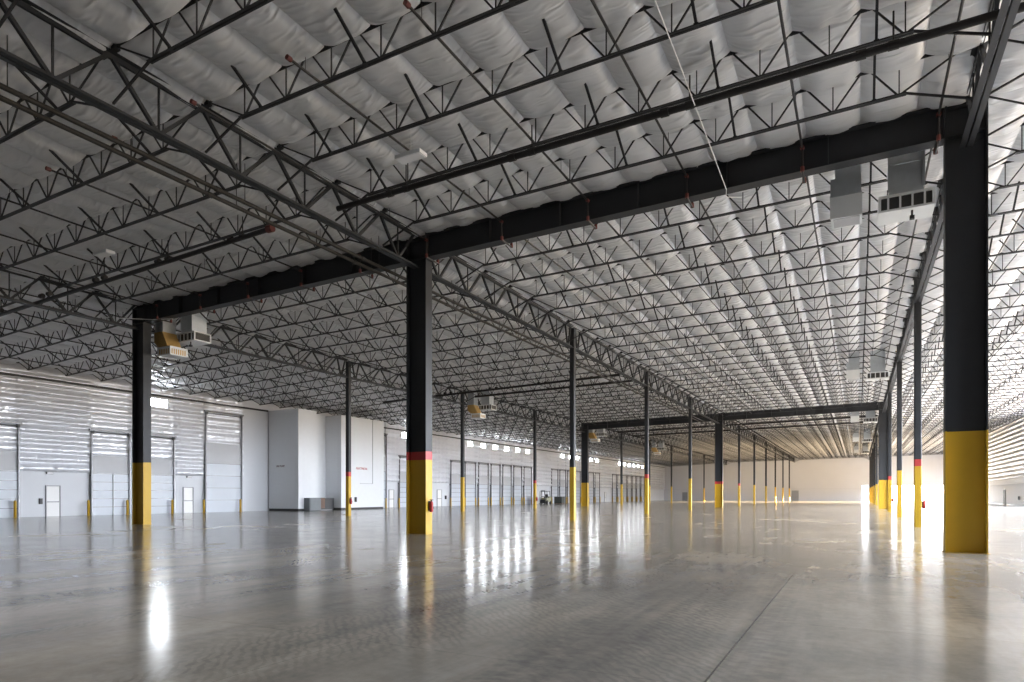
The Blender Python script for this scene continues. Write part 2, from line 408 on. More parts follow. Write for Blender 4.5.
for bi, (bx, bay) in enumerate(BAYS):
    if bi in (0, 1, 3): JP, far_me = joist_set(SLW if bi == 0 else SL, bi != 0, bi != 3); proto_joist = None
    has_beam = bi in (1, 2)
    grp = 'open-web roof joists ' + bay
    for j in range(-7, 72):
        yj = Y0 + PITCH * j
        if yj > YF - 0.8: break
        if has_beam and j in (0, 26): continue
        if bi in (0, 3) and yj < 14: continue
        if j < -6: continue
        if j < 0:
            lab = f'dark roof joist, {ORD[-j - 1]} before the near {"beam" if has_beam else "column line"}, {bay}'
        elif j == 0: lab = f'dark roof joist right on the near column line, {bay}'
        elif j <= 12: lab = f'dark roof joist, {ORD[j - 1]} past the near {"beam" if has_beam else "column line"}, {bay}'
        elif j <= 26: lab = f'one of the receding roof joists before the far frame, {bay}'
        else: lab = f'one of the distant roof joists past the far frame, {bay}'
        loc = (bx, yj, zr(bx))
        if j <= 14:
            if proto_joist is None:
                r_ = root('roof_joist', loc, lab, 'joist', grp)
                for nm in ('top_chord', 'bottom_chord', 'web'): link(nm, JP[nm], r_)
                for x_ in BR: link('brace', JP['brace'], r_, (x_, 0, jz(x_)))
                if bi != 0: link('knee_brace', JP['knee_l'], r_)
                if bi != 3: link('knee_brace', JP['knee_r'], r_)
                proto_joist = r_
            else:
                r_ = copy_tree(proto_joist); r_.location = loc; tag(r_, lab, 'joist', grp)
        else:
            r_ = link('roof_joist', far_me, None, loc); tag(r_, lab, 'joist', grp)

# ------------------------------------------------------------------ truss girders along the column rows
def girder_parts(ya, yb, near):
    top, bot, web = MB(), MB(), MB(); T, Bz = -0.10, -1.42; y0_, y1_ = ya + 0.16, yb - 0.16
    big = near
    for mb, z, up in ((top, T, -1), (bot, Bz, 1)):
        if big: mb.angles((0, y0_, z), (0, y1_, z), 0.13, 0.018, 0.04, up)
        else: mb.bar((0, y0_, z + up * 0.065), (0, y1_, z + up * 0.065), 0.30, 0.13)
    js = [Y0 + PITCH * j for j in range(-20, 75)]
    tops = [y for y in js if ya + 0.35 < y < yb - 0.35]
    tops = [ya + 0.3] + tops + [yb - 0.3]
    for a, c in zip(tops[:-1], tops[1:]):
        mdl = (a + c) / 2; zt, zb = T - 0.08, Bz + 0.08; d = 0.05
        web.bar((0, a + d, zt), (0, mdl - d, zb), 0.085, 0.085); web.bar((0, mdl + d, zb), (0, c - d, zt), 0.085, 0.085)
        if c - a > 1.5: web.bar((0, mdl, zb), (0, mdl, zt), 0.04, 0.04)
    return top, bot, web
ROWNAME = {'W': 'wall side row at far left', 'L': 'left column row', 'A': 'row of the big centre column', 'B': 'row of the big right column'}
for k in range(-1, 11):
    ya, yb = colY(k), colY(k + 1); nearg = k <= 3
    t_, b_, w_ = girder_parts(0, BY, nearg) if False else girder_parts(ya, yb, nearg)
    for q in (t_, b_, w_): q.v = [(v[0], v[1] - ya, v[2]) for v in q.v]
    if nearg: mes = [(n_, q.mesh('girder_' + n_, M['steel'])) for n_, q in (('top_chord', t_), ('bottom_chord', b_), ('web', w_))]
    else:
        al = MB()
        for q in (t_, b_, w_):
            n = len(al.v); al.v += q.v; al.f += [tuple(i + n for i in f_) for f_ in q.f]; al.m += q.m
        me = al.mesh('far_girder', M['steel'])
    for rn, gx in (('L', ROWX['L']), ('A', ROWX['A']), ('B', ROWX['B'])):
        where = 'in front of the near column line' if k < 0 else f'{ORD[k]} span past the near column line'
        lab = f'dark truss girder, {where}, {ROWNAME[rn]}'; loc = (gx, ya, zr(gx))
        if nearg:
            g_ = root('truss_girder', loc, lab, 'girder', 'truss girders along the column rows')
            for n_, me_ in mes: link(n_, me_, g_)
        else: tag(link('truss_girder', me, None, loc), lab, 'girder', 'truss girders along the column rows')

b = MB(); b.box(XW + 0.12, XW + 0.24, YB, 44.2, zr(XW) - 0.95, zr(XW) - 0.80); b.box(XW + 0.12, XW + 0.24, 56.8, YF, zr(XW) - 0.95, zr(XW) - 0.80); struct('trim_3', b, M['steel'])
# ------------------------------------------------------------------ columns
def big_col(base_h, top, z0, z1, extra=0.0):
    """wide-flange section: flanges face +-X, web runs along X"""
    m_ = MB(); D, W, tf, tw = 0.46 + extra, 0.21 + extra, 0.035 + 2*extra, 0.012 + extra
    m_.box(-D, -D + tf, -W, W, z0, z1); m_.box(D - tf, D, -W, W, z0, z1); m_.box(-D + tf, D - tf, -tw, tw, z0, z1); return m_
def column(row, k, big, red, label):
    x_, y_ = ROWX[row], colY(k)
    c = root('steel_column', (x_, y_, 0), label, 'column', 'big wide-flange columns' if big else 'slim square columns')
    yt = 2.86 if red else 3.17; ztop = zr(x_) - 0.12
    if big:
        part('shaft', big_col(0, 0, yt, ztop), M['steel'], c)
        o = part('painted_base', big_col(0, 0, 0, yt, 0.001), M['yellow'], c); o['label'] = 'safety yellow lower section'
        if red:
            o = part('painted_band', big_col(0, 0, yt, yt + 0.32, 0.002), M['red'], c); o['label'] = 'red band above the yellow'
        for z in (zr(x_) - 1.04, zr(x_) - 0.30):
            st = MB(); st.box(-0.42, 0.42, -0.19, 0.19, z - 0.012, z + 0.012); part('stiffener', st, M['steel'], c)
        bp = MB(); bp.box(-0.5, 0.5, -0.25, 0.25, 0, 0.006); part('base_plate', bp, M['yellow'], c)
    else:
        h = 0.15; ztop = zr(x_) - 0.26
        def sq(z0, z1, e=0.0):
            m_ = MB(); q = h + e; r = 0.03
            pr = [(q, -q + r), (q, q - r), (q - r, q), (-q + r, q), (-q, q - r), (-q, -q + r), (-q + r, -q), (q - r, -q)]
            return m_.sweep((0, 0, z0), (0, 0, z1), pr, (0, 1, 0))
        part('shaft', sq(yt, ztop), M['steel'], c)
        o = part('painted_base', sq(0, yt, 0.001), M['yellow'], c); o['label'] = 'safety yellow lower section'
        if red:
            o = part('painted_band', sq(yt, yt + 0.32, 0.002), M['red'], c); o['label'] = 'red band above the yellow'
        m_ = MB(); m_.box(-0.2, 0.2, -0.2, 0.2, ztop, ztop + 0.02); part('cap_plate', m_, M['steel'], c)
    return c
BIG = {('L', 0), ('A', 0), ('B', 0), ('L', 4), ('A', 4), ('B', 4)}
RED = {('A', 0), ('A', 4), ('L', 1), ('B', 1), ('B', 3), ('A', 2), ('A', 5), ('L', 3)}
RN = {'L': 'left', 'A': 'middle', 'B': 'right'}
for row in 'LAB':
    for k in range(0, 11):
        big = (row, k) in BIG; red = (row, k) in RED
        rt = ' with a red band' if red else ''
        if big:
            if k == 0:
                lab = {'L': 'nearest wide-flange column at left, charcoal over yellow, beside hanging white units',
                       'A': 'big near-centre wide-flange column, charcoal over yellow with a red band',
                       'B': 'biggest column, dark wide-flange shaft over yellow, at the right edge'}[row]
            else: lab = f'distant wide-flange column under the far cross beam, {RN[row]} row{rt}'
        else:
            lab = f'slim square charcoal and yellow column{rt}, {ORD[k - 1]} behind the big {RN[row]} column'
        column(row, k, big, red, lab)

# ------------------------------------------------------------------ cross beams
def beam(x0, x1, y_, label):
    h = 0.20 if y_ < 60 else 0.20
    o = root('cross_beam', (x0, y_, zr(x0)), label, 'beam', 'solid cross beams between big columns')
    Lx = x1 - x0; dz = SL * Lx
    def sl(a, b_, z0, z1, w, mb):
        n = len(mb.v)
        mb.v += [(a, -w, z0 + SL*a), (b_, -w, z0 + SL*b_), (b_, w, z0 + SL*b_), (a, w, z0 + SL*a), (a, -w, z1 + SL*a), (b_, -w, z1 + SL*b_), (b_, w, z1 + SL*b_), (a, w, z1 + SL*a)]
        mb.f += [(n, n+3, n+2, n+1), (n+4, n+5, n+6, n+7), (n, n+1, n+5, n+4), (n+1, n+2, n+6, n+5), (n+2, n+3, n+7, n+6), (n+3, n, n+4, n+7)]; mb.m += [0] * 6
        return mb
    a, e = 0.47, Lx - 0.47
    part('bottom_flange', sl(a, e, -1.08, -1.045, 0.21, MB()), M['steel'], o)
    part('top_flange', sl(a, e, -0.20, -0.165, 0.21, MB()), M['steel'], o)
    part('web', sl(a, e, -1.045, -0.20, 0.011, MB()), M['steel'], o)
    for i in range(1, 6):
        xx = a + (e - a) * i / 6; st = MB(); st.box(xx - 0.008, xx + 0.008, -0.18, 0.18, -1.045 + SL*xx, -0.20 + SL*xx); part('stiffener', st, M['steel'], o)
for k, w in ((0, 'near'), (4, 'far')):
    beam(ROWX['L'], ROWX['A'], colY(k), f'{w} dark solid cross beam left of the {"big centre" if k == 0 else "distant middle wide-flange"} column')
    beam(ROWX['A'], ROWX['B'], colY(k), f'{w} dark solid cross beam right of the {"big centre" if k == 0 else "distant middle wide-flange"} column')

# ------------------------------------------------------------------ sprinkler pipes
def pipe_path(pts, r, n=10):
    m_ = MB()
    for a, c in zip(pts[:-1], pts[1:]): m_.rod(a, c, r, n)
    for p in pts[1:-1]: m_.lathe(p[0], p[1], [(r * 0.5, p[2] - r), (r, p[2] - r * 0.5), (r, p[2] + r * 0.5), (r * 0.5, p[2] + r)], 8)
    return m_
BRX = [1.85 - 3.25 * i for i in range(-5, 16)]
cnt = 0
def nearest_row(x_):
    if x_ > ROWX['B']: return 'right of the right column row', sum(1 for q in BRX if ROWX['B'] < q <= x_)
    if x_ > ROWX['A']: return 'left of the right column row', sum(1 for q in BRX if x_ <= q < ROWX['B'])
    if x_ > ROWX['L']: return 'left of the middle column row', sum(1 for q in BRX if x_ <= q < ROWX['A'])
    return 'left of the left column row', sum(1 for q in BRX if x_ <= q < ROWX['L'])
for x_ in BRX:
    wh, nth = nearest_row(x_)
    inb = ROWX['L'] < x_ < ROWX['B']
    z_ = zr(x_) - 0.52; zd = zr(x_) - 1.16
    for seg in (0, 1):
        if seg == 0:
            if inb:
                pts = [(0, 10.4, z_), (0, colY(0) - 0.42, z_), (0, colY(0) - 0.37, zd), (0, colY(0) + 0.37, zd), (0, colY(0) + 0.42, z_), (0, colY(4) - 0.6, z_)]
            else: pts = [(0, 10.4, z_), (0, colY(4) - 0.6, z_)]
        else: pts = [(0, colY(4) + 1.2, z_), (0, YF - 1.5, z_)]
        o = root('sprinkler_pipe', (x_, 0, 0), f'thin {"black" if seg == 0 else "distant"} sprinkler branch pipe, {ORD[nth - 1]} {wh}' + (', past the far beam' if seg else ''), 'pipe', 'sprinkler branch pipes')
        tb = part('tube', pipe_path(pts, 0.032 if seg == 0 else 0.04, 8), M['pipe'], o)
        if seg == 0:
            ys = [10.4] + ([colY(0) - 0.42, colY(0) + 0.42] if inb else [])
            for yy in ys:
                m_ = MB(); m_.rod((0, yy - 0.05, z_), (0, yy + 0.07, z_), 0.058, 10); c_ = part('coupling', m_, M['redfit'], tb); c_['label'] = 'red pipe coupling'
            if inb:
                for yy in (colY(0) - 0.37, colY(0) + 0.37):
                    m_ = MB(); m_.rod((0, yy, zd - 0.02), (0, yy, zd + 0.12), 0.055, 10); c_ = part('coupling', m_, M['redfit'], tb); c_['label'] = 'red pipe coupling'
            for yy in [10.9 + 3 * PITCH * i for i in range(5)]:
                hg = MB(); hg.rod((0, yy, z_), (0, yy, zr(x_) - 0.1), 0.008, 5); part('hanger_rod', hg, M['joist'], o)

def main_pipe(x0, x1, y_, r, label, redend=None):
    o = root('sprinkler_main', (0, y_, 0), label, 'pipe', 'large sprinkler mains')
    f = lambda x_: zr(x_) - 1.02
    m_ = MB(); m_.rod((x0, 0, f(x0)), (x1, 0, f(x1)), r, 14); part('tube', m_, M['pipe'], o, False)
    n_ = max(2, int(abs(x1 - x0) / 4)); cp = MB()
    for i in range(n_):
        xx = x0 + (x1 - x0) * (i + 0.5) / n_
        m_ = MB(); m_.rod((xx - 0.1, 0, f(xx)), (xx + 0.1, 0, f(xx)), r * 1.25, 12); part('coupling', m_, M['pipe'], o)
        m_ = MB(); m_.rod((xx + 0.6, 0, f(xx) + r), (xx + 0.6, 0, zr(xx) - 0.3), 0.02, 6); m_.rod((xx + 0.5, 0, f(xx + .6)), (xx + 0.7, 0, f(xx + .6)), r * 1.15, 10); part('hanger', m_, M['pipe'], o)
    if redend is not None:
        m_ = MB(); m_.rod((redend - 0.12, 0, f(redend)), (redend + 0.12, 0, f(redend)), r * 1.5, 12)
        c_ = part('end_coupling', m_, M['redfit'], o); c_['label'] = 'rusty red end coupling'
main_pipe(-14.65, XR - 1, 15.7, 0.085, 'thick black sprinkler main crossing above, in front of the near beam, right side')
main_pipe(ROWX['L'] - 14, -17.6, 15.7, 0.085, 'thick black sprinkler main at left, ending in a red coupling before the centre row', -17.7)
main_pipe(ROWX['L'] - 6, -15.9, 47.2, 0.09, 'black sprinkler main crossing behind the big centre column, nearer of two')
main_pipe(ROWX['L'] + 2, -15.9, 50.2, 0.09, 'black sprinkler main crossing behind the big centre column, farther of two')
main_pipe(-30, 2.0, 88.0, 0.09, 'black sprinkler main just past the far cross beam, nearer of two')
main_pipe(-30, 2.0, 95.0, 0.09, 'black sprinkler main just past the far cross beam, farther of two')
for xx, zz, w in ((-16.05, 10.18, 'right'), (-16.42, 10.12, 'left')):
    o = root('feed_pipe', (xx, 0, 0), f'long grey feed pipe running beside the centre girder, {w} one of the pair', 'pipe', 'feed pipes beside the centre girder')
    m_ = MB(); m_.rod((0, 3, zz), (0, colY(4) + 3, zz), 0.06, 12); part('tube', m_, M['graypipe'], o)
    for i in range(13):
        yy = 6.2 + i * 6.1; m_ = MB(); m_.rod((0, yy, zz), (0, yy + 0.18, zz), 0.078, 12); part('coupling', m_, M['graypipe'], o)
        m_ = MB(); m_.rod((0, yy + 1, zz), (0, yy + 1, zr(xx) - 0.3), 0.012, 6); part('hanger', m_, M['joist'], o)

# ------------------------------------------------------------------ roof drop ducts
def louver_unit():
    o = root('duct_unit', (0, 0, 0), '', 'air duct', 'ducts dropping from the roof')
    m_ = MB(); w = 0.43
    m_.box(-w, w, -w, w, -1.72, -0.05); m_.box(-w - 0.03, w + 0.03, -w - 0.03, w + 0.03, -0.86, -0.82); m_.box(-w - 0.03, -w + 0.03, -w - 0.03, -w + 0.03, -1.62, -0.1); m_.box(w - 0.03, w + 0.03, -w - 0.03, -w + 0.03, -1.62, -0.1)
    part('duct', m_, M['galv'], o)
    m_ = MB(); W = 0.70; z0, z1 = -2.20, -1.72; D = 0.50
    m_.box(-W, W, -D, D, z0, z0 + 0.06); m_.box(-W, W, -D, D, z1 - 0.06, z1)
    for sx in (-1, 1):
        for sy in (-1, 1): m_.box(sx*W - 0.07*(sx > 0), sx*W + 0.07*(sx < 0), sy*D - 0.07*(sy > 0), sy*D + 0.07*(sy < 0), z0 + 0.06, z1 - 0.06)
    m_.box(-W + 0.07, W - 0.07, D - 0.05, D, z0 + 0.06, z1 - 0.06); m_.box(-W, -W + 0.05, -D + 0.07, D - 0.07, z0 + 0.06, z1 - 0.06)
    for xx in (-0.45, -0.15, 0.15, 0.45): m_.box(xx - 0.025, xx + 0.025, -D, -D + 0.05, z0 + 0.06, z1 - 0.06)
    pb = part('plenum_box', m_, M['hvwhite'], o)
    m_ = MB(); m_.box(-W + 0.06, W - 0.05, -D + 0.05, D - 0.05, z0 + 0.07, z1 - 0.07)
    for i in range(5):
        z = z0 + 0.1 + i * 0.08; m_.box(W - 0.05, W - 0.01, -D + 0.07, D - 0.07, z, z + 0.03)
    part('louvre', m_, M['louvre'], pb)
    m_ = MB(); m_.rod((0.15, -0.3, z0 - 0.18), (0.15, -0.3, z0), 0.03, 8); m_.box(0.09, 0.21, -0.36, -0.24, z0 - 0.26, z0 - 0.16); part('sensor', m_, M['black'], o)
    return o
def hood_unit():
    o = root('duct_unit', (0, 0, 0), '', 'air duct', 'ducts dropping from the roof')
    m_ = MB(); w = 0.34; m_.box(-w + 0.05, w + 0.05, -w, w, -0.88, -0.05); m_.box(-w + 0.02, w + 0.08, -w - 0.03, w + 0.03, -0.5, -0.46); part('duct', m_, M['galv'], o)
    m_ = MB(); m_.box(-0.42, 0.40, -0.42, 0.42, -1.42, -0.88); m_.box(-0.44, 0.42, -0.44, 0.44, -1.42, -1.38); part('mixing_box', m_, M['galv'], o)
    m_ = MB(); m_.box(-0.41, 0.43, -0.41, 0.43, -2.06, -1.42); m_.box(-0.43, -0.39, -0.43, -0.39, -2.08, -1.42); m_.box(-0.01, 0.01, -0.42, -0.41, -2.06, -1.42)
    ob = part('outlet_box', m_, M['hvwhite'], o)
    m_ = MB(); m_.box(-0.34, 0.36, -0.34, 0.34, -2.075, -2.06); part('vent', m_, M['clear'], ob)
    return o
def elbow_unit():
    o = root('duct_unit', (0, 0, 0), '', 'air duct', 'ducts dropping from the roof')
    m_ = MB(); m_.box(-0.44, 0.22, -0.36, 0.36, -1.45, -0.05); m_.box(-0.46, 0.24, -0.39, 0.39, -0.98, -0.94); part('duct', m_, M['galv'], o)
    m_ = MB(); A_ = [(-0.44, -1.45), (0.22, -1.45), (0.60, -2.16), (0.75, -2.45), (0.1, -2.45), (-0.44, -1.95)]
    for y_ in (-0.4, 0.4): m_.poly([(p[0], y_, p[1]) for p in (A_ if y_ < 0 else A_[::-1])])
    for p, q in zip(A_, A_[1:] + A_[:1]): m_.poly([(p[0], -0.4, p[1]), (p[0], 0.4, p[1]), (q[0], 0.4, q[1]), (q[0], -0.4, q[1])])
    c_ = part('elbow', m_, M['amber'], o); c_['label'] = 'amber slanting elbow'
    m_ = MB(); m_.box(0.05, 1.0, -0.5, 0.5, -2.72, -2.28); m_.box(-0.02, 0.05, -0.5, 0.5, -2.74, -2.26)
    ob = part('outlet_box', m_, M['hvwhite'], o)
    m_ = MB()
    for i in range(6): m_.box(0.13 + i * 0.14, 0.20 + i * 0.14, -0.508, -0.5, -2.66, -2.40)
    for i in range(7): m_.box(1.0, 1.008, -0.42 + i * 0.12, -0.36 + i * 0.12, -2.66, -2.40)
    c_ = part('vent', m_, M['amber'], ob); c_['label'] = 'amber vent slots'
    return o
pl, ph, pe = louver_unit(), hood_unit(), elbow_unit()
used = {}
def place_unit(p, x_, y_, label, dz=0.0, rz=0.0, sc=1.0):
    o = p if p.name not in used else copy_tree(p); used[p.name] = 1
    o.location = (x_, y_, zr(x_) + dz); o.rotation_euler = (0, 0, rz); tag(o, label, 'air duct', 'ducts dropping from the roof')
far_w = {0: 'behind the near beam', 2: 'half way back', 4: 'behind the far beam', 6: 'second group past it', 8: 'farthest group'}
for k in (0, 2, 4, 6, 8):
    place_unit(pl, 1.22, colY(k) + 1.7, f'drop duct with louvred box by the right column row, {far_w[k]}')
    place_unit(ph, -0.32, colY(k) + 1.7, f'plain drop duct by the right column row, {far_w[k]}')
for k in (0, 2, 4, 6):
    place_unit(pl, -30.85, colY(k) + 1.8, f'white louvred duct by the left column row, {far_w[k]}', 0.3)
    place_unit(pe, -31.83, colY(k) + 0.93, f'amber-elbowed duct by the left column row, {far_w[k]}')

# ------------------------------------------------------------------ small ceiling things
def lamp(x_, y_, label):
    z = zr(x_) - 0.95; o = root('hanging_lamp', (x_, y_, z), label, 'lamp', 'white hanging lamps')
    m_ = MB(); m_.box(-0.42, 0.42, -0.17, 0.17, -0.05, 0.05); m_.box(-0.2, 0.2, -0.1, 0.1, 0.05, 0.11); part('housing', m_, M['hvwhite'], o)
    m_ = MB(); m_.box(-0.38, 0.38, -0.14, 0.14, -0.06, -0.05); part('lens', m_, M['white'], o)
    m_ = MB(); m_.rod((0, 0, 0.11), (0, 0, 0.78), 0.008, 6); part('suspension_wire', m_, M['cable'], o)
lamp(-10.8, 14.4, 'small white unlit lamp under the roof above the big centre column')
lamp(-24.9, 14.3, 'small white unlit lamp hanging on a wire at upper left')
m_ = MB(); pts = [(-3.35, 9.5, 10.86), (-3.4, 14, 10.80), (-3.47, 20.15, 10.62), (-3.5, 20.25, 10.45), (-3.2, 21.2, 10.75)]
for a, c in zip(pts[:-1], pts[1:]): m_.rod(a, c, 0.012, 6)
o = link('hanging_cable', m_.mesh('hanging_cable', M['cable'])); tag(o, 'white cable slung under the joists down to the near cross beam', 'cable')
m_ = MB(); pts = [(-33.5, 18.2, 10.25), (-31.8, 20.0, 10.33), (-31.2, 20.3, 10.3), (-29.9, 20.5, 10.22)]
for a, c in zip(pts[:-1], pts[1:]): m_.rod(a, c, 0.018, 6)
o = link('hanging_cable', m_.mesh('hanging_cable', M['cable'])); tag(o, 'pale cable looping under the near beam beside the left column', 'cable')

# ------------------------------------------------------------------ left wall: dock doors, bollards, windows, personnel doors
def dock_door_meshes(w, hd, hg, hf):
    fr, pn, hs, gp, hw = MB(), MB(), MB(), MB(), MB()
    # tracks
    for s_ in (-1, 1):
        fr.box(0.20, 0.32, s_*w/2 - 0.05, s_*w/2 + 0.05, 0, hf)
        fr.box(0.02, 0.20, s_*w/2 - 0.02, s_*w/2 + 0.02, hd - 0.2, hd - 0.1); fr.box(0.02, 0.20, s_*w/2 - 0.02, s_*w/2 + 0.02, hf - 0.2, hf - 0.1)
    hs.box(0.20, 0.34, -w/2 - 0.18, w/2 + 0.18, hf - 0.06, hf + 0.08)
    hs.rod((0.27, -w/2 - 0.05, hf - 0.16), (0.27, w/2 + 0.05, hf - 0.16), 0.045, 8)
    for s_ in (-1, 1): hs.rod((0.27, s_*(w/2 - 0.06) - 0.07, hf - 0.16), (0.27, s_*(w/2 - 0.06) + 0.07, hf - 0.16), 0.13, 10)
    n_ = 5 if hd < 4 else 4
    for i in range(n_):
        z0 = hd * i / n_; z1 = hd * (i + 1) / n_
        pn.box(0.13, 0.19, -w/2 + 0.05, w/2 - 0.05, z0 + 0.012, z1 - 0.012)
        pn.box(0.12, 0.15, -w/2 + 0.05, w/2 - 0.05, z0, z1)
        hw.box(0.19, 0.215, -w/2 + 0.05, w/2 - 0.05, z1 - 0.03, z1 + 0.015)
    gp.box(0.10, 0.14, -w/2 + 0.05, w/2 - 0.05, hd + 0.02, hg)
    return fr, pn, hs, gp, hw
def mk_door_set(w, hd, hg, hf):
    fr, pn, hs, gp, hw = dock_door_meshes(w, hd, hg, hf)
    return {'track': fr.mesh('dock_track', M['track']), 'door_panel': pn.mesh('dock_panel', M['doorgrey']), 'header_rail': hs.mesh('dock_header', M['track']),
            'wall_panel': gp.mesh('dock_clear_panel', M['clear']), 'hinge_strip': hw.mesh('dock_hinge', M['track'])}
SM = mk_door_set(2.84, 3.12, 4.46, 6.35); TL = mk_door_set(3.72, 4.3, 6.1, 8.82)
bol = MB(); bol.lathe(0, 0, [(0.085, 0), (0.085, 1.06), (0.07, 1.12), (0.03, 1.15)], 14); bol_me = bol.mesh('bollard', M['yellow'], True)
bp_ = MB(); bp_.box(-0.13, 0.13, -0.13, 0.13, 0, 0.012); bp_me = bp_.mesh('bollard_plate', M['yellow'])
def dock_door(yc, tall, label, where, wide=None):
    d = root('dock_door', (XW, yc, 0), label, 'dock door', 'overhead dock doors on the left wall')
    for n_, me_ in (TL if tall else SM).items():
        c_ = link(n_, me_, pnl if n_ == 'hinge_strip' else d)
        if n_ == 'door_panel': pnl = c_
        if n_ == 'track': c_['label'] = 'dark vertical tracks'
    w = 3.72 if tall else 2.84
    for s_, nm in ((-1, 'near'), (1, 'far')):
        o = root('bollard', (XW + 0.48, yc + s_ * (w / 2 + 0.02) - 0.34, 0), f'yellow bollard at the {nm} jamb of {where}', 'bollard', 'yellow bollards guarding the dock doors')
        link('post', bol_me, o); link('base_plate', bp_me, o)
dock_door(21.7, False, 'pale sectional dock door cut by the left edge of the photo', 'dock door at the left photo edge')
dock_door(29.28, False, 'pale dock door left of the nearest left column, with a centre strip', 'dock door left of the nearest left column')
dock_door(33.0, False, 'pale dock door right behind the nearest left column', 'dock door behind the nearest left column')
dock_door(39.25, True, 'tall dock door with high tracks left of the white room blocks', 'tall dock door left of the white blocks')
dock_door(60.0, True, 'tall dock door mostly hidden behind the white room blocks', 'tall dock door behind the white blocks')
dock_door(65.85, False, 'single dock door just left of the big centre column', 'dock door just left of the big centre column')
gname = ['first distant group', 'second distant group', 'third distant group']
for g in range(3):
    for i in range(7):
        yc = 77.36 + 33.7 * g + 3.74 * i
        dock_door(yc, False, f'bright white dock door, {ORD[i]} from the left in the {gname[g]}', f'the {ORD[i]} dock door, {gname[g]}')
c_ = MB(); c_.rod((0, 0, 0.0), (0, 0, 3.1), 0.03, 8); o = link('door_strip', c_.mesh('door_strip', M['white']), None, (XW + 0.24, 29.45, 0)); tag(o, 'white vertical pull strip on the dock door left of the nearest left column', 'pull strip')

wn = 0
wf_, wp_ = MB(), MB()
wf_.box(0.0, 0.2, -0.75, -0.68, -0.36, 0.36); wf_.box(0.0, 0.2, 0.68, 0.75, -0.36, 0.36); wf_.box(0.0, 0.2, -0.68, 0.68, -0.36, -0.30); wf_.box(0.0, 0.2, -0.68, 0.68, 0.30, 0.36)
wp_.box(0.14, 0.17, -0.68, 0.68, -0.30, 0.30)
wfm, wpm = wf_.mesh('window_frame', M['white']), wp_.mesh('window_pane', M['pane'])
for yc in [33.17, 65.7] + [81.1 + 33.7 * g + 3.74 * i for g in range(3) for i in range(6)]:
    wn += 1; o = bpy.data.objects.new(f'window_{wn}', None); COL.objects.link(o); o.location = (XW, yc, 9.0); o['kind'] = 'structure'
    link('pane', wpm, link('window_frame', wfm, o))

dn = 0
def pdoor(axis, loc, w=0.85, h=2.13, dark=False):
    """personnel door facing +X (left wall), -Y (far wall) or -X (right wall)"""
    global dn
    dn += 1; o = bpy.data.objects.new(f'door_{dn}', None); COL.objects.link(o); o.location = loc; o['kind'] = 'structure'
    o.rotation_euler = (0, 0, {'L': 0, 'F': -math.pi/2, 'R': math.pi}[axis])
    m_ = MB(); m_.box(0, 0.09, -w/2 - 0.06, -w/2, 0, h + 0.06); m_.box(0, 0.09, w/2, w/2 + 0.06, 0, h + 0.06); m_.box(0, 0.09, -w/2, w/2, h, h + 0.06); part('door_frame', m_, M['doorframe'], o)
    m_ = MB(); m_.box(0, 0.05, -w/2, w/2, 0.01, h); lf = part('door_leaf', m_, M['doorframe' if dark else 'doorwhite'], o)
    m_ = MB(); m_.box(0.05, 0.11, -w/2 + 0.05, w/2 - 0.05, 1.0, 1.06); part('panic_bar', m_, M['track'], lf)
pdoor('L', (XW, 25.34, 0), 0.85); pdoor('L', (XW, 35.85, 0), 0.85); pdoor('L', (XW, 63.1, 0)); pdoor('L', (XW, 73.4, 0), 1.0, 2.2); pdoor('L', (XW, 105.5, 0)); pdoor('L', (XW, 139.0, 0))
pdoor('F', (-44.2, YF, 0), 1.4, 2.3, True); pdoor('F', (-14.9, YF, 0), 1.6, 2.7, True); pdoor('R', (XR, 124.2, 0), 1.0, 2.3, True)
def small_box(name, loc, dims, mat, label, cat, lid=None):
    o = root(name, loc, label, cat); dx, dy, dz = dims
    m_ = MB(); m_.box(0, dx, -dy/2, dy/2, 0, dz); part('housing', m_, M[mat], o)
    m_ = MB(); m_.box(dx, dx + 0.02, -dy/2 + 0.02, dy/2 - 0.02, 0.03, dz - 0.03); part('cover', m_, M[lid or mat], o)
    return o
small_box('emergency_light', (XW + 0.04, 25.1, 2.98), (0.12, 0.42, 0.16), 'cabinet', 'small grey emergency light over the door at far left', 'emergency light', 'white')
small_box('emergency_light', (XW + 0.04, 35.9, 2.98), (0.12, 0.42, 0.16), 'cabinet', 'small grey emergency light over the door right of the nearest left column', 'emergency light', 'white')
small_box('call_box', (XW, 24.55, 0.88), (0.12, 0.2, 0.4), 'black', 'black call box left of the far left door', 'call box')
small_box('call_box', (XW, 74.9, 0.95), (0.15, 0.28, 0.5), 'black', 'dark box on the wall right of the big centre column', 'call box')
o = small_box('alarm_bell', (XR - 0.0, 114.0, 0.85), (0.12, 0.5, 0.5), 'cabinet', 'dark round-looking box on the right wall beyond the biggest column', 'wall box'); o.rotation_euler = (0, 0, math.pi)

# ------------------------------------------------------------------ white room blocks at the left wall
RZ = 9.62
rb = root('equipment_room', (XW, 44.3, 0), 'pale full-height room block left of the slim column, its shaded side carrying lettering', 'room block')
m_ = MB(); m_.box(0.16, 4.1, 0, 2.3, 0.22, RZ); part('wall_panel', m_, M['boxgrey'], rb)
m_ = MB(); m_.box(0.16, 4.04, 0.05, 2.3, 0, 0.22); part('plinth', m_, M['black'], rb)
m_ = MB(); m_.box(4.08, 4.12, -0.02, 0.06, 0.22, RZ); part('corner_trim', m_, M['white'], rb)
rc = root('equipment_room', (XW, 46.6, 0), 'recessed pale block joining the two projecting room blocks', 'room block')
m_ = MB(); m_.box(0.16, 2.0, 0.03, 3.37, 0.22, RZ); part('wall_panel', m_, M['boxgrey'], rc)
m_ = MB(); m_.box(0.16, 1.95, 0.03, 3.37, 0, 0.22); part('plinth', m_, M['black'], rc)
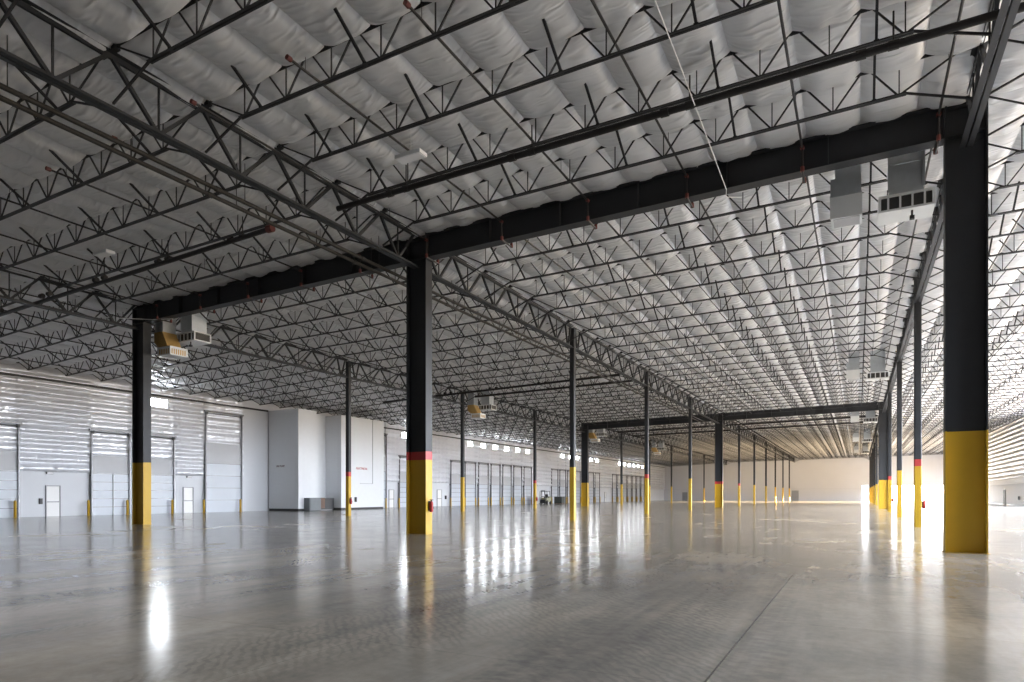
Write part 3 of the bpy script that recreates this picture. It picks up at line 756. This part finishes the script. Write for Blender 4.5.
m_ = MB(); m_.rod((2.06, 0.1, 0.3), (2.06, 0.1, RZ), 0.06, 10); part('downpipe', m_, M['clear'], rc)
rd = root('equipment_room', (XW, 50.0, 0), 'pale full-height room block right behind the slim column with a red band', 'room block')
m_ = MB(); m_.box(0.16, 4.1, 0, 6.7, 0.22, RZ); part('wall_panel', m_, M['boxgrey'], rd)
m_ = MB(); m_.box(0.16, 4.04, 0.05, 6.65, 0, 0.22); part('plinth', m_, M['black'], rd)
m_ = MB(); m_.box(4.1, 4.15, 4.76, 4.82, 2.7, RZ); m_.box(4.1, 4.15, 2.8, 4.76, 2.7, 2.76); part('wall_conduit', m_, M['clear'], rd)
m_ = MB(); m_.box(4.1, 4.2, 1.98, 2.22, 0.8, 1.3); part('switch_box', m_, M['black'], rd)
def lettering(body, loc, rot, size, mat, parent):
    cu = bpy.data.curves.new('lettering', 'FONT'); cu.body = body; cu.size = size; cu.extrude = 0.008; cu.align_x = 'CENTER'
    t = bpy.data.objects.new('lettering', cu); COL.objects.link(t)
    dg = bpy.context.evaluated_depsgraph_get(); me = bpy.data.meshes.new_from_object(t.evaluated_get(dg))
    bpy.data.objects.remove(t); me.materials.clear(); me.materials.append(mat)
    o = link('lettering', me, parent, loc); o.rotation_euler = rot; return o
o = lettering('FIRE PUMP', (1.75, -0.012, 4.18), (math.pi/2, 0, 0), 0.24, M['textdark'], rb); o['label'] = 'small dark red lettering'
o = lettering('ELECTRICAL', (4.112, 3.1, 4.2), (math.pi/2, 0, math.pi/2), 0.32, M['textred'], rd); o['label'] = 'small red lettering'
cb = root('electrical_cabinet', (XW + 4.12, 44.95, 0), 'low grey cabinet standing against the left room block', 'cabinet')
m_ = MB(); m_.box(0.02, 0.75, 0, 1.45, 0.05, 1.25); part('housing', m_, M['cabinet'], cb)
m_ = MB(); m_.box(0.75, 0.78, 0.1, 1.35, 0.12, 1.15); part('door_panel', m_, M['cabinet'], cb)
m_ = MB(); m_.box(0.05, 0.7, 0.05, 1.4, 0, 0.05); part('plinth', m_, M['black'], cb)
cb = root('pump_set', (XW + 2.1, 47.6, 0), 'dark low machine with brown panel in the recess between the room blocks', 'machine')
m_ = MB(); m_.box(0.1, 1.2, 0, 2.2, 0.08, 1.22); part('housing', m_, M['black'], cb)
m_ = MB(); m_.box(1.2, 1.25, 0.2, 0.9, 0.2, 1.25); part('side_panel', m_, M['brown'], cb)
m_ = MB(); m_.box(0.2, 1.1, 0.1, 2.1, 0, 0.08); part('skid', m_, M['track'], cb)

# ------------------------------------------------------------------ fire extinguishers on columns
def extinguisher(row, k, side, label):
    big = (row, k) in BIG
    x_ = ROWX[row] + (0.47 if big else 0.155); y_ = colY(k)
    o = root('fire_extinguisher', (x_, y_, 0.86), label, 'fire extinguisher', 'fire extinguishers on columns')
    m_ = MB(); m_.lathe(0.10, 0, [(0.06, 0), (0.075, 0.02), (0.075, 0.33), (0.05, 0.39), (0.025, 0.41)], 14); part('cylinder', m_, M['red'], o, True)
    m_ = MB(); m_.box(0.0, 0.03, -0.06, 0.06, 0.05, 0.42); m_.box(0.03, 0.12, -0.02, 0.02, 0.2, 0.22); part('bracket', m_, M['black'], o)
    m_ = MB(); m_.rod((0.10, 0, 0.41), (0.10, 0, 0.45), 0.02, 8); m_.box(0.03, 0.18, -0.015, 0.015, 0.45, 0.475); m_.rod((0.10, 0.03, 0.44), (0.17, 0.06, 0.12), 0.012, 6); part('valve', m_, M['black'], o)
extinguisher('A', 0, 1, 'red fire extinguisher on the big centre column')
extinguisher('L', 1, 1, 'fire extinguisher on the slim column before the room block')
extinguisher('B', 1, 1, 'fire extinguisher on the slim column nearest the biggest column')
extinguisher('L', 3, 1, 'small fire extinguisher on the slim column left of the parked forklift')
extinguisher('B', 3, 1, 'tiny fire extinguisher on the slim column beside the far right wide-flange column')

# ------------------------------------------------------------------ forklift and crate far left
fk = root('forklift', (-46.6, 98.6, 0), 'distant olive forklift parked at the left wall between dock door groups', 'forklift')
m_ = MB(); m_.box(-0.55, 0.55, 0.2, 2.1, 0.35, 1.05); m_.box(-0.5, 0.5, 1.5, 2.25, 0.4, 1.3); part('body', m_, M['fork'], fk)
m_ = MB()
for sx in (-0.5, 0.5):
    m_.bar((sx, 0.35, 1.0), (sx, 0.55, 2.15), 0.06); m_.bar((sx, 1.8, 1.2), (sx, 1.6, 2.15), 0.06)
m_.box(-0.55, 0.55, 0.5, 1.7, 2.12, 2.2); part('overhead_guard', m_, M['black'], fk)
m_ = MB(); m_.box(-0.4, -0.3, -0.05, 0.1, 0.1, 2.3); m_.box(0.3, 0.4, -0.05, 0.1, 0.1, 2.3); m_.box(-0.4, 0.4, -0.02, 0.05, 1.2, 1.3); m_.box(-0.4, 0.4, -0.02, 0.05, 2.2, 2.3); part('mast', m_, M['track'], fk)
m_ = MB(); m_.box(-0.3, -0.18, -1.05, 0, 0.12, 0.17); m_.box(0.18, 0.3, -1.05, 0, 0.12, 0.17); m_.box(-0.45, 0.45, -0.1, -0.03, 0.15, 0.75); part('fork_carriage', m_, M['black'], fk)
m_ = MB(); m_.box(-0.25, 0.25, 0.9, 1.4, 1.05, 1.2); m_.box(-0.25, 0.25, 1.35, 1.45, 1.2, 1.65); part('seat', m_, M['black'], fk)
for sx in (-1, 1):
    for yy, r in ((0.45, 0.33), (1.85, 0.27)):
        m_ = MB(); m_.rod((sx*0.42, yy, r), (sx*0.62, yy, r), r, 16); part('wheel', m_, M['tyre'], fk)
cr = root('crate', (-45.6, 103.2, 0), 'dark square crate on the floor right of the distant forklift', 'crate')
m_ = MB(); m_.box(-0.7, 0.7, -0.7, 0.7, 0.12, 1.25); part('box', m_, M['crate'], cr)
m_ = MB(); 
for q in (-0.6, 0, 0.6): m_.box(q - 0.06, q + 0.06, -0.7, 0.7, 0, 0.12)
part('pallet_runner', m_, M['brown'], cr)
dr = root('drum', (-45.0, 107.5, 0), 'orange drum standing right of the distant forklift and crate', 'drum')
m_ = MB(); m_.lathe(0, 0, [(0.33, 0), (0.35, 0.03), (0.35, 0.4), (0.36, 0.42), (0.35, 0.44), (0.35, 1.25), (0.33, 1.28)], 18); part('barrel', m_, M['orange'], dr, True)
m_ = MB(); m_.lathe(0, 0, [(0.355, 1.28), (0.355, 1.32)], 18); part('lid', m_, M['black'], dr)

# ------------------------------------------------------------------ light
w = bpy.data.worlds.new('World'); scene.world = w; w.use_nodes = True; nt = w.node_tree
for n in list(nt.nodes): nt.nodes.remove(n)
out = nt.nodes.new('ShaderNodeOutputWorld'); bg = nt.nodes.new('ShaderNodeBackground'); tc = nt.nodes.new('ShaderNodeTexCoord')
sp = nt.nodes.new('ShaderNodeSeparateXYZ'); rp = nt.nodes.new('ShaderNodeValToRGB'); mr = nt.nodes.new('ShaderNodeMapRange')
nt.links.new(tc.outputs['Generated'], sp.inputs[0]); nt.links.new(sp.outputs[2], mr.inputs['Value'])
mr.inputs['From Min'].default_value = -1; mr.inputs['From Max'].default_value = 1
nt.links.new(mr.outputs[0], rp.inputs[0]); els = rp.color_ramp.elements
stops = [(0.0, (0.22, 0.18, 0.14)), (0.49, (0.31, 0.26, 0.20)), (0.51, (0.92, 0.95, 1.0)), (0.7, (0.70, 0.81, 1.0)), (1.0, (0.45, 0.60, 0.92))]
while len(els) < len(stops): els.new(0.5)
for e, (p, c) in zip(els, stops): e.position = p; e.color = (*c, 1)
nt.links.new(rp.outputs[0], bg.inputs[0]); bg.inputs[1].default_value = 42.0; nt.links.new(bg.outputs[0], out.inputs[0])

def portal(loc, sx, sy, direction):
    l = bpy.data.lights.new('portal', 'AREA'); l.shape = 'RECTANGLE'; l.size = sx; l.size_y = sy; l.cycles.is_portal = True
    o = bpy.data.objects.new('daylight_portal', l); COL.objects.link(o); o.location = loc
    o.rotation_euler = Vector(direction).to_track_quat('-Z', 'Y').to_euler(); o['kind'] = 'helper'
    return o
portal((XR + 0.32, 82, 1.95), 46, 3.9, (-1, 0, 0)); portal((XR + 0.32, 59, 6.7), 93, 5.0, (-1, 0, 0))
portal((XR + 0.32, 163.5, 1.5), 49, 3.0, (-1, 0, 0)); portal((11.8, YF + 0.32, 1.95), 13.2, 3.9, (0, -1, 0)); portal((1.6, YF + 0.32, 1.93), 1.4, 3.86, (0, -1, 0))

# low late sun reaching in through the open doors at the far end of the right wall
s = bpy.data.lights.new('low_sun', 'SPOT'); s.energy = 3.2e8; s.color = (1.0, 0.82, 0.58); s.spot_size = math.radians(10.0); s.spot_blend = 0.05; s.shadow_soft_size = 1.2
so = bpy.data.objects.new('low_sun', s); COL.objects.link(so); so.location = (320, 190, 18.5)
so.rotation_euler = (Vector((XR, 163, 0.2)) - Vector(so.location)).to_track_quat('-Z', 'Y').to_euler()

# ------------------------------------------------------------------ camera
cam = bpy.data.cameras.new('camera'); co = bpy.data.objects.new('camera', cam); COL.objects.link(co); scene.camera = co
yaw = math.radians(28.026); co.location = (0, 0, 1.5); co.rotation_euler = (math.pi / 2, 0, yaw)
cam.sensor_width = 36.0; cam.lens = 36.0 * 650.3 / 1024; cam.shift_x = 0.0; cam.shift_y = (495.2 - 341.0) / 1024; cam.clip_end = 1000

vs = scene.view_settings; vs.view_transform = 'Standard'; vs.look = 'None'; vs.exposure = 0.36; vs.gamma = 1.0; vs.use_curve_mapping = False
try:
    cy = scene.cycles; cy.use_denoising = True; cy.max_bounces = 8; cy.diffuse_bounces = 5; cy.glossy_bounces = 4; cy.sample_clamp_indirect = 30.0; cy.caustics_reflective = False; cy.caustics_refractive = False
except Exception: pass
